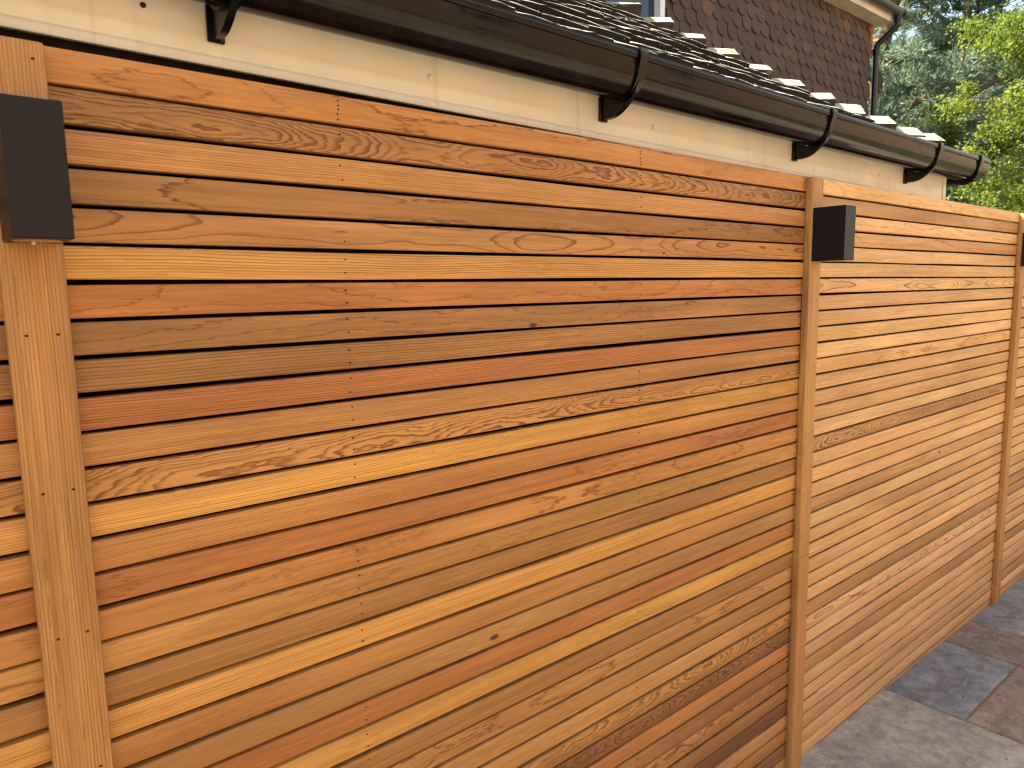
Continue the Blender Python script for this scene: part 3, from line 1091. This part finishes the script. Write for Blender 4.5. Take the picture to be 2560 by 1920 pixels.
def hip_mesh(rr):
    """local +y up the hip, x across; an arched bonnet with a thick mortared lower end"""
    n = 11
    hw0, hw1, L = 0.110, 0.080, 0.19
    def row(yv, hw, h, drop, jit):
        t, b = [], []
        for i in range(n):
            u = -1 + 2 * i / (n - 1)
            zz = -drop * (math.sqrt(u * u + 0.02) - 0.1414)
            t.append((u * hw + rr.uniform(-jit, jit), yv + rr.uniform(-jit, jit), zz + rr.uniform(-jit, jit) * .6))
            b.append((u * hw * 0.96, yv + 0.005, zz - h))
        return t, b
    rows = [row(0.0, hw0 * .98, 0.050, 0.064, 0.0022), row(0.005, hw0, 0.050, 0.061, 0.0012), row(0.10, (hw0 + hw1) / 2, 0.036, 0.058, 0.001), row(L, hw1, 0.036, 0.050, 0)]
    top = sum([r_[0] for r_ in rows], []); bot = sum([r_[1] for r_ in rows], [])
    V = top + bot; nt = len(top)
    F = []
    for r_ in range(3):
        for i in range(n - 1):
            a = r_ * n + i
            F.append((a, a + 1, a + n + 1, a + n)); F.append((nt + a, nt + a + n, nt + a + n + 1, nt + a + 1))
    for i in range(n - 1):
        F.append((i, nt + i, nt + i + 1, i + 1))
        e = 3 * n + i
        F.append((e, e + 1, nt + e + 1, nt + e))
    for r_ in range(3):
        a = r_ * n; b = a + n - 1
        F.append((a, a + n, nt + a + n, nt + a)); F.append((b, nt + b, nt + b + n, b + n))
    m = mesh('hip_tile', V, F, HIPT)
    smooth_by_angle(m, R(40))
    return m


moss = MB()
# crown line of the hip, measured tile by tile (it kicks out towards the eave)
HIPC = [(2.655, 0.050, 0.240), (2.640, 0.114, 0.270), (2.578, 0.197, 0.3185), (2.513, 0.281, 0.368), (2.436, 0.365, 0.420), (2.352, 0.4485, 0.476),
        (2.256, 0.532, 0.536), (2.155, 0.616, 0.597), (2.063, 0.700, 0.657), (1.968, 0.783, 0.720), (1.875, 0.867, 0.781)]
while len(HIPC) < 15:
    a_, b_ = HIPC[-1], HIPC[-2]
    HIPC.append((a_[0] - 0.094, a_[1] + 0.0837, a_[2] + 0.061))
for k, (hx, hy_, hz) in enumerate(HIPC):
    o = ob('hip_tile', hip_mesh(rr), roof)
    tl = R(5.0) + rr.gauss(0, R(1.2))
    ya = R(46) + rr.gauss(0, R(2.0))
    m3 = Matrix.Rotation(ya, 3, 'Z') @ Matrix.Rotation(tl, 3, 'X') @ Matrix.Rotation(rr.gauss(0, R(2)), 3, 'Y')
    o.rotation_euler = m3.to_euler()
    # the measured point is the middle of the flank that faces the garden
    o.location = Vector((hx, hy_, ZT + hz)) - m3 @ Vector((-0.045, 0.045, -0.018))
    p0 = o.location
    for _ in range(5):
        lx = rr.uniform(-.085, -.01)
        q = p0 + m3 @ Vector((lx, rr.uniform(0.06, .10), -.061 * (math.sqrt((lx / .1) ** 2 + .02) - .1414) - 0.001))
        tuft(moss if rr.random() < .3 else lich, q.x, q.y, q.z, rr.uniform(0.003, 0.006), rr, 5)
ml = ob('moss', moss.me('moss', MOSS), roof)
ml['kind'] = 'stuff'
# refresh the lichen with the tufts that grew on the hips
lo.data = lich.me('lichen', LICHEN)

# ------------------------------------------------------------------ the tile-hung house
HY = 3.0
HXR = 8.66
SZ = ZT + 2.70                   # soffit underside
house = empty('house', (6.0, 6.0, 0), 'taller house behind the garage, with scalloped brown tile-hung wall and pale soffit', 'house')
HO = Vector(house.location)


def hob(name, me, parent=house):
    o = ob(name, me, parent)
    if parent is house: o.location = -HO
    return o


wm = MB()
wx0, wx1, wz0, wz1 = 3.55, 4.80, ZT + 0.9, ZT + 2.35    # window opening
Z0, Z1 = 0.0, SZ
X0, X1 = -3.0, HXR
wm.add([(X0, HY, Z0), (wx0, HY, Z0), (wx0, HY, Z1), (X0, HY, Z1)], [(0, 1, 2, 3)])
wm.add([(wx1, HY, Z0), (X1, HY, Z0), (X1, HY, Z1), (wx1, HY, Z1)], [(0, 1, 2, 3)])
wm.add([(wx0, HY, Z0), (wx1, HY, Z0), (wx1, HY, wz0), (wx0, HY, wz0)], [(0, 1, 2, 3)])
wm.add([(wx0, HY, wz1), (wx1, HY, wz1), (wx1, HY, Z1), (wx0, HY, Z1)], [(0, 1, 2, 3)])
wm.add([(X1, HY, Z0), (X1, 9.5, Z0), (X1, 9.5, Z1), (X1, HY, Z1)], [(0, 1, 2, 3)])
wm.add([(X0, 9.5, Z0), (X0, HY, Z0), (X0, HY, Z1), (X0, 9.5, Z1)], [(0, 1, 2, 3)])
wm.add([(X1, 9.5, Z0), (X0, 9.5, Z0), (X0, 9.5, Z1), (X1, 9.5, Z1)], [(0, 1, 2, 3)])
for (a, b) in (((wx0, wz0), (wx0, wz1)), ((wx0, wz1), (wx1, wz1)), ((wx1, wz1), (wx1, wz0)), ((wx1, wz0), (wx0, wz0))):
    wm.add([(a[0], HY, a[1]), (b[0], HY, b[1]), (b[0], HY + .1, b[1]), (a[0], HY + .1, a[1])], [(0, 1, 2, 3)])
hwall = hob('wall', wm.me('wall', WTILE))

# scalloped (club) tiles
TWH, GH = 0.160, 0.128
out = []
hw = TWH / 2 - 0.001
nA = 10
for i in range(nA + 1):
    a = math.pi + math.pi * i / nA
    out.append((math.cos(a) * hw, hw * 0.98 + math.sin(a) * hw * 0.98))
out += [(hw, 0.205), (-hw, 0.205)]
n = len(out)
TTK = 0.012
Vt = [(p[0], -0.5 * TTK - 0.002 * (1 - (p[0] / hw) ** 2), p[1]) for p in out] + [(p[0], 0.5 * TTK, p[1]) for p in out]
Ft = [tuple(range(n)), tuple(range(2 * n - 1, n - 1, -1))] + [(i, n + i, n + (i + 1) % n, (i + 1) % n) for i in range(n)]
club = mesh('wall_tile', Vt, Ft, WTILE)
clubo = mesh('wall_tile', Vt, Ft, OTILE)


def proj(P):
    d = Vector(P) - CAM
    w_ = d.dot(fw)
    return 1280 + 1797.8 * d.dot(rt2) / w_, 960 - 1797.8 * d.dot(up2) / w_


cnt = 0
rows = 0
rest = MB()
Vt_np = np.array(Vt)
zz = SZ - 0.10
while zz > 0.3:
    x = HXR - 0.075 - (TWH / 2 if rows % 2 else 0)
    while x > wx1 + 0.10:
        u, v = proj((x, HY, zz + 0.1))
        # leave out what the garage roof hides
        if v > -40 and v < 0.448 * (u - 1500) + 25 + 60:
            o = ob('wall_tile', clubo if (x < 5.05 and rr.random() < 0.14) else club, hwall)
            o.location = (x + rr.gauss(0, .003), HY - 0.021 + rr.gauss(0, .0015), zz + rr.gauss(0, .003))
            o.rotation_euler = (R(-5.0) + rr.gauss(0, R(.8)), 0, rr.gauss(0, R(1.2)))
            cnt += 1
        else:
            ca_, sa_ = math.cos(R(-5.0)), math.sin(R(-5.0))
            jx, jz = rr.gauss(0, .003), rr.gauss(0, .003)
            rest.add([(p[0] + x + jx, p[1] * ca_ - p[2] * sa_ + HY - 0.021, p[1] * sa_ + p[2] * ca_ + zz + jz) for p in Vt], Ft)
        x -= TWH
    zz -= GH
    rows += 1
ro = ob('wall_tile_courses', rest.me('wall_tile_courses', WTILE), hwall)
ro['kind'] = 'stuff'
# orange corner tiles under the soffit
for k in range(3):
    b = MB().box((HXR - 0.055, HY - 0.024, SZ - 0.115 - k * GH), (HXR + 0.014, HY + 0.12, SZ - 0.004 - k * GH), 0.003)
    ob('corner_tile', b.me('corner_tile', OTILE), hwall)

SO = HY - 0.185                  # outer edge of the soffit
sx1 = HXR + 0.145
hob('soffit', MB().box((X0, SO, SZ), (sx1, HY + 0.02, SZ + 0.018)).me('soffit', SOFFIT))
hob('fascia', MB().box((X0, SO - 0.020, SZ - 0.006), (sx1 + .004, SO - 0.0006, SZ + 0.15), 0.002).me('fascia', SOFFIT))
hob('bargeboard', MB().box((HXR + 0.016, HY - 0.01, SZ - 0.075), (HXR + 0.05, HY + 3.2, SZ - 0.002)).me('bargeboard', simple('dark_barge', (0.05, 0.03, 0.025), 0.8, 0.3)))
hp = [(-0.055, 0.0), (-0.055, -0.01)] + [(math.cos(math.pi + math.pi * i / 12) * 0.054, -0.012 - abs(math.sin(math.pi * i / 12)) * 0.05) for i in range(13)] + [(0.055, 0.0)]
hp += [(p[0] * 0.95, p[1] + 0.003) for p in hp[::-1]]
GCY = SO - 0.020 - 0.058
GZ = SZ + 0.115
hgut = hob('gutter', MB().extrude(hp, [lambda p, x=x: (x, GCY + p[0], GZ + p[1]) for x in (X0, sx1 + 0.17)]).me('gutter', GREYG, True))
ob('end_cap', MB().extrude([(p[0] * 1.04, p[1]) for p in hp[:15]] + [(0.057, 0.001)], [lambda p, x=x: (x, GCY + p[0], GZ + p[1]) for x in (sx1 + 0.168, sx1 + 0.174)]).me('end_cap', GREYG), hgut)
for x in (sx1 + 0.02, sx1 - 0.85, sx1 - 1.7):
    cp = [(math.cos(math.pi * 0.95 + math.pi * 1.05 * i / 12) * 0.060, -0.010 - abs(math.sin(math.pi * i / 12)) * 0.056) for i in range(13)]
    cp = [(-0.062, 0.004)] + cp + [(0.062, 0.004), (0.052, 0.0)] + [(p[0] * .9, p[1] + .004) for p in cp[::-1]] + [(-0.052, 0.0)]
    ob('bracket', MB().extrude(cp, [lambda p, q=q: (q, GCY + p[0], GZ + p[1]) for q in (x - .018, x + .018)]).me('bracket', BLACK, True), hgut)
ox = sx1 - 0.055
dp = MB()
dp.tube([(ox, GCY, GZ - 0.05), (ox, GCY, GZ - 0.135)], 0.040, 14)
pp = [(ox, GCY, GZ - 0.11), (ox, GCY, GZ - 0.165), (ox - .006, GCY + .012, GZ - 0.19), (ox - 0.055, HY - 0.085, GZ - 0.335), (ox - 0.062, HY - 0.066, GZ - 0.365), (ox - 0.062, HY - 0.062, GZ - 0.42), (ox - 0.062, HY - 0.062, 0.0)]
dp.tube(pp, 0.034, 16)
dp.tube([(ox - 0.062, HY - 0.062, GZ - 0.40), (ox - 0.062, HY - 0.062, GZ - 0.46)], 0.040, 16)
hob('downpipe', dp.me('downpipe', BLACK, True))
rf = MB()
rz = SZ + 0.14
rf.add([(X0 - .2, SO - .09, rz), (sx1 + .02, SO - .09, rz), (sx1 + .02, 6.25, rz + 2.5), (X0 - .2, 6.25, rz + 2.5), (sx1 + .02, 9.8, rz), (X0 - .2, 9.8, rz)],
       [(0, 1, 2, 3), (3, 2, 4, 5), (1, 4, 2), (0, 3, 5)])
hob('roof', rf.me('roof', ROOFT))
# window
win = hob('window', MB().box((wx0 + .002, HY + .03, wz0 + .002), (wx0 + .06, HY + .09, wz1 - .002)).box((wx1 - .065, HY - .012, wz0 + .002), (wx1 - .002, HY + .09, wz1 - .002), .004)
          .box((wx0 + .06, HY + .03, wz1 - .07), (wx1 - .065, HY + .09, wz1 - .002)).box((wx0 + .06, HY + .03, wz0 + .002), (wx1 - .065, HY + .09, wz0 + .07))
          .me('window', WHITE))
ob('pane', MB().box((wx0 + .06, HY + .055, wz0 + .07), (wx1 - .065, HY + .065, wz1 - .07)).me('pane', PANE), win)


# ------------------------------------------------------------------ trees
def direction(u, v):
    d = fw + rt2 * ((u - 1280) / 1797.8) - up2 * ((v - 960) / 1797.8)
    return d.normalized()


def spot(u, dist):
    d = direction(u, 690); d.z = 0; d.normalize()
    return Vector((CAM.x + d.x * dist, CAM.y + d.y * dist, -0.14))


def limbs(mb, base, h, r0, n, spread, seed, droop=0.0, zlo=0.25):
    rr = random.Random(seed)
    tips = []
    tr = []
    x, y = 0.0, 0.0
    for i in range(9):
        t = i / 8
        tr.append((x, y, h * t))
        x += rr.gauss(0, 0.02) * h; y += rr.gauss(0, 0.02) * h
    mb.tube([(p[0], p[1], p[2]) for p in tr], [r0 * (1 - 0.88 * i / 8) + 0.012 for i in range(9)], 9)
    for k in range(n):
        t = zlo + (1 - zlo) * (k + rr.random()) / n
        i = min(7, int(t * 8)); f = t * 8 - i
        p = Vector(tr[i]).lerp(Vector(tr[i + 1]), f)
        az = k * 2.4 + rr.uniform(-.4, .4)
        ln = spread * (1.0 - 0.62 * max(0, t - .25)) * rr.uniform(0.7, 1.15)
        q = p.copy()
        pts = [q.copy()]
        rise = rr.uniform(0.05, 0.5) - droop
        for s in range(5):
            q = q + Vector((math.cos(az) * ln / 5, math.sin(az) * ln / 5, ln / 5 * rise))
            rise += rr.uniform(-.1, .12)
            az += rr.uniform(-.25, .25)
            pts.append(q.copy())
        rb = r0 * (1 - t) * 0.45 + 0.02
        mb.tube(pts, [rb * (1 - .85 * s / 5) + .004 for s in range(6)], 6)
        for s in range(2, 6):
            tips.append((pts[s], ln * 0.30))
            for _ in range(2):
                a2 = az + rr.choice((-1, 1)) * rr.uniform(.5, 1.2)
                l2 = ln * rr.uniform(.2, .42)
                e = pts[s] + Vector((math.cos(a2) * l2, math.sin(a2) * l2, l2 * rr.uniform(-.1, .45)))
                mb.tube([pts[s], pts[s].lerp(e, .5) + Vector((0, 0, .03 * l2)), e], [.012, .008, .003], 5)
                tips.append((e, ln * 0.26))
    return tips


def clumps(tips, g_, per, rad, flat):
    """centres, radii of foliage pads round the branch tips"""
    C_, R_ = [], []
    for (p, r_) in tips:
        for _ in range(per):
            C_.append(np.array(p) + g_.normal(0, 1, 3) * np.array([r_, r_, r_ * flat]) * 0.55)
            R_.append(rad * g_.uniform(.55, 1.25))
    return np.array(C_), np.array(R_)


def leaf_cloud(tips, per, nper, size, aspect, rad, seed):
    g_ = np.random.default_rng(seed)
    C_, R_ = clumps(tips, g_, per, rad, .6)
    k = len(C_)
    d0 = g_.normal(0, 1, (k, nper, 3)); d0 /= np.linalg.norm(d0, axis=2, keepdims=True)
    rr_ = g_.uniform(0.25, 1.0, (k, nper, 1)) ** 0.55
    P = (C_[:, None, :] + d0 * rr_ * R_[:, None, None] * np.array([1, 1, .7])).reshape(-1, 3)
    n_ = len(P)
    d = g_.normal(0, 1, (n_, 3)) + np.array([0, 0, -.3]); d /= np.linalg.norm(d, axis=1, keepdims=True)
    # leaves lie roughly flat to the sky, facing outwards
    nr = d0.reshape(-1, 3) * .6 + np.array([0, 0, .8]) + g_.normal(0, .55, (n_, 3))
    s = np.cross(d, nr); s /= np.linalg.norm(s, axis=1, keepdims=True) + 1e-9
    L = size * g_.uniform(.6, 1.25, (n_, 1))
    W = L * aspect
    return np.stack([P, P + d * L * .45 + s * W * .5, P + d * L, P + d * L * .45 - s * W * .5], 1).reshape(-1, 3)


def needle_cloud(tips, per, nper, size, width, rad, seed):
    g_ = np.random.default_rng(seed)
    C_, R_ = clumps(tips, g_, per, rad, .35)
    k = len(C_)
    d0 = g_.normal(0, 1, (k, nper, 3)); d0[:, :, 2] = np.abs(d0[:, :, 2]) * .9 - .25
    d0 /= np.linalg.norm(d0, axis=2, keepdims=True)
    rr_ = g_.uniform(0.05, 1.0, (k, nper, 1)) ** 0.5
    P = (C_[:, None, :] + d0 * rr_ * R_[:, None, None] * np.array([1, 1, .62])).reshape(-1, 3)
    n_ = len(P)
    d = d0.reshape(-1, 3) * 1.0 + np.array([0, 0, .45]) + g_.normal(0, .55, (n_, 3)); d /= np.linalg.norm(d, axis=1, keepdims=True)
    s = np.cross(d, g_.normal(0, 1, (n_, 3))); s /= np.linalg.norm(s, axis=1, keepdims=True) + 1e-9
    L = size * g_.uniform(.6, 1.2, (n_, 1))
    return np.stack([P - s * width * .5, P + s * width * .5, P + d * L], 1).reshape(-1, 3)


def tree(name, pos, h, r0, spread, n, kind, seed, label, group=None, rot=0.0):
    root = empty(name, pos, label, 'tree' if 'shrub' not in name else 'shrub', group)
    root.rotation_euler.z = rot
    tm = MB()
    if kind == 'pine':
        tips = limbs(tm, pos, h, r0, n, spread, seed, 0.0, 0.16)
        V = needle_cloud(tips, 2, 165, 0.15, 0.036, 0.32, seed)
        cm = quads('crown', V, 3, NEEDLE)
        ob('trunk', tm.me('trunk', PBARK, True), root)
    else:
        tips = limbs(tm, pos, h, r0, n, spread, seed, 0.0, 0.10)
        big = kind == 'bright'
        V = leaf_cloud(tips, 2, 145 if big else 110, 0.048 if big else 0.09, 0.75, 0.26 if big else 0.55, seed)
        cm = quads('crown', V, 4, LEAF if big else DLEAF)
        ob('trunk', tm.me('trunk', BARK, True), root)
    ob('crown', cm, root)
    return root


GRP = 'trees behind the fence'
tree('pine_tree', spot(2225, 17), 11.5, 0.22, 2.6, 24, 'pine', 41, 'blue-green pine whose boughs stand right beside the black downpipe', GRP)
tree('pine_tree', spot(2400, 20), 14.0, 0.17, 3.4, 30, 'pine', 42, 'tall blue-green pine filling the middle of the tree backdrop', GRP, R(150))
tree('pine_tree', spot(2680, 23), 14.0, 0.28, 3.4, 24, 'pine', 47, 'blue-green pine at the back, cut off by the right edge of the photo', GRP)
tree('broadleaf_tree', spot(2690, 12.5), 8.0, 0.15, 1.7, 22, 'bright', 43, 'bright yellow-green broadleaf tree at the right edge, above the far post', GRP)
tree('broadleaf_tree', spot(2450, 17.0), 4.7, 0.10, 1.3, 12, 'bright', 45, 'yellow-green broadleaf tree standing in front of the pines, above the gutter end', GRP)
tree('broadleaf_tree', spot(2300, 30), 8.0, 0.3, 4.2, 18, 'dark', 44, 'dark green broadleaf tree deep behind the pines, left half of the backdrop', GRP)
tree('broadleaf_tree', spot(2500, 31), 8.0, 0.3, 4.2, 18, 'dark', 46, 'dark green broadleaf tree deep behind the pines, right half of the backdrop', GRP)
tree('shrub', spot(2450, 14.0), 3.0, 0.07, 1.7, 12, 'dark', 48, 'dark green shrub just above the fence top, right of the gutter end', None)

# ------------------------------------------------------------------ unseen house, added for warm bounce and the gutter's brown reflection
BRICK = simple('bounce_brick', (0.29, 0.19, 0.135), 0.9, 0.2, 0.3, 25.0, 0.3)
bh = empty('added_brick_house', (1.0, -12.0, -0.14), 'long brick house added unseen behind the camera, for warm bounce and gutter reflection', 'house')
hb = MB().box((-15, 0.0, 0), (30, 6.0, 5.6))
hb.V = [(v[0], v[1] - 3.0, v[2]) for v in hb.V]
ob('wall', hb.me('wall', BRICK), bh)
rb = MB().add([(-15.3, 3.4, 5.6), (30.3, 3.4, 5.6), (30.3, -3.4, 5.6), (-15.3, -3.4, 5.6), (-15.3, 0, 8.6), (30.3, 0, 8.6)], [(0, 4, 5, 1), (2, 5, 4, 3), (1, 5, 2), (3, 4, 0), (0, 1, 2, 3)])
ob('roof', rb.me('roof', ROOFT), bh)
for wx in (-10, -5, 1, 6, 11, 17, 23):
    for wz in (0.9, 3.5):
        f = ob('window', MB().box((wx - .7, 3.0, wz), (wx + .7, 3.05, wz + 1.2)).me('window', WHITE), bh)
        ob('pane', MB().box((wx - .62, 3.051, wz + .08), (wx + .62, 3.06, wz + 1.12)).me('pane', PANE), f)
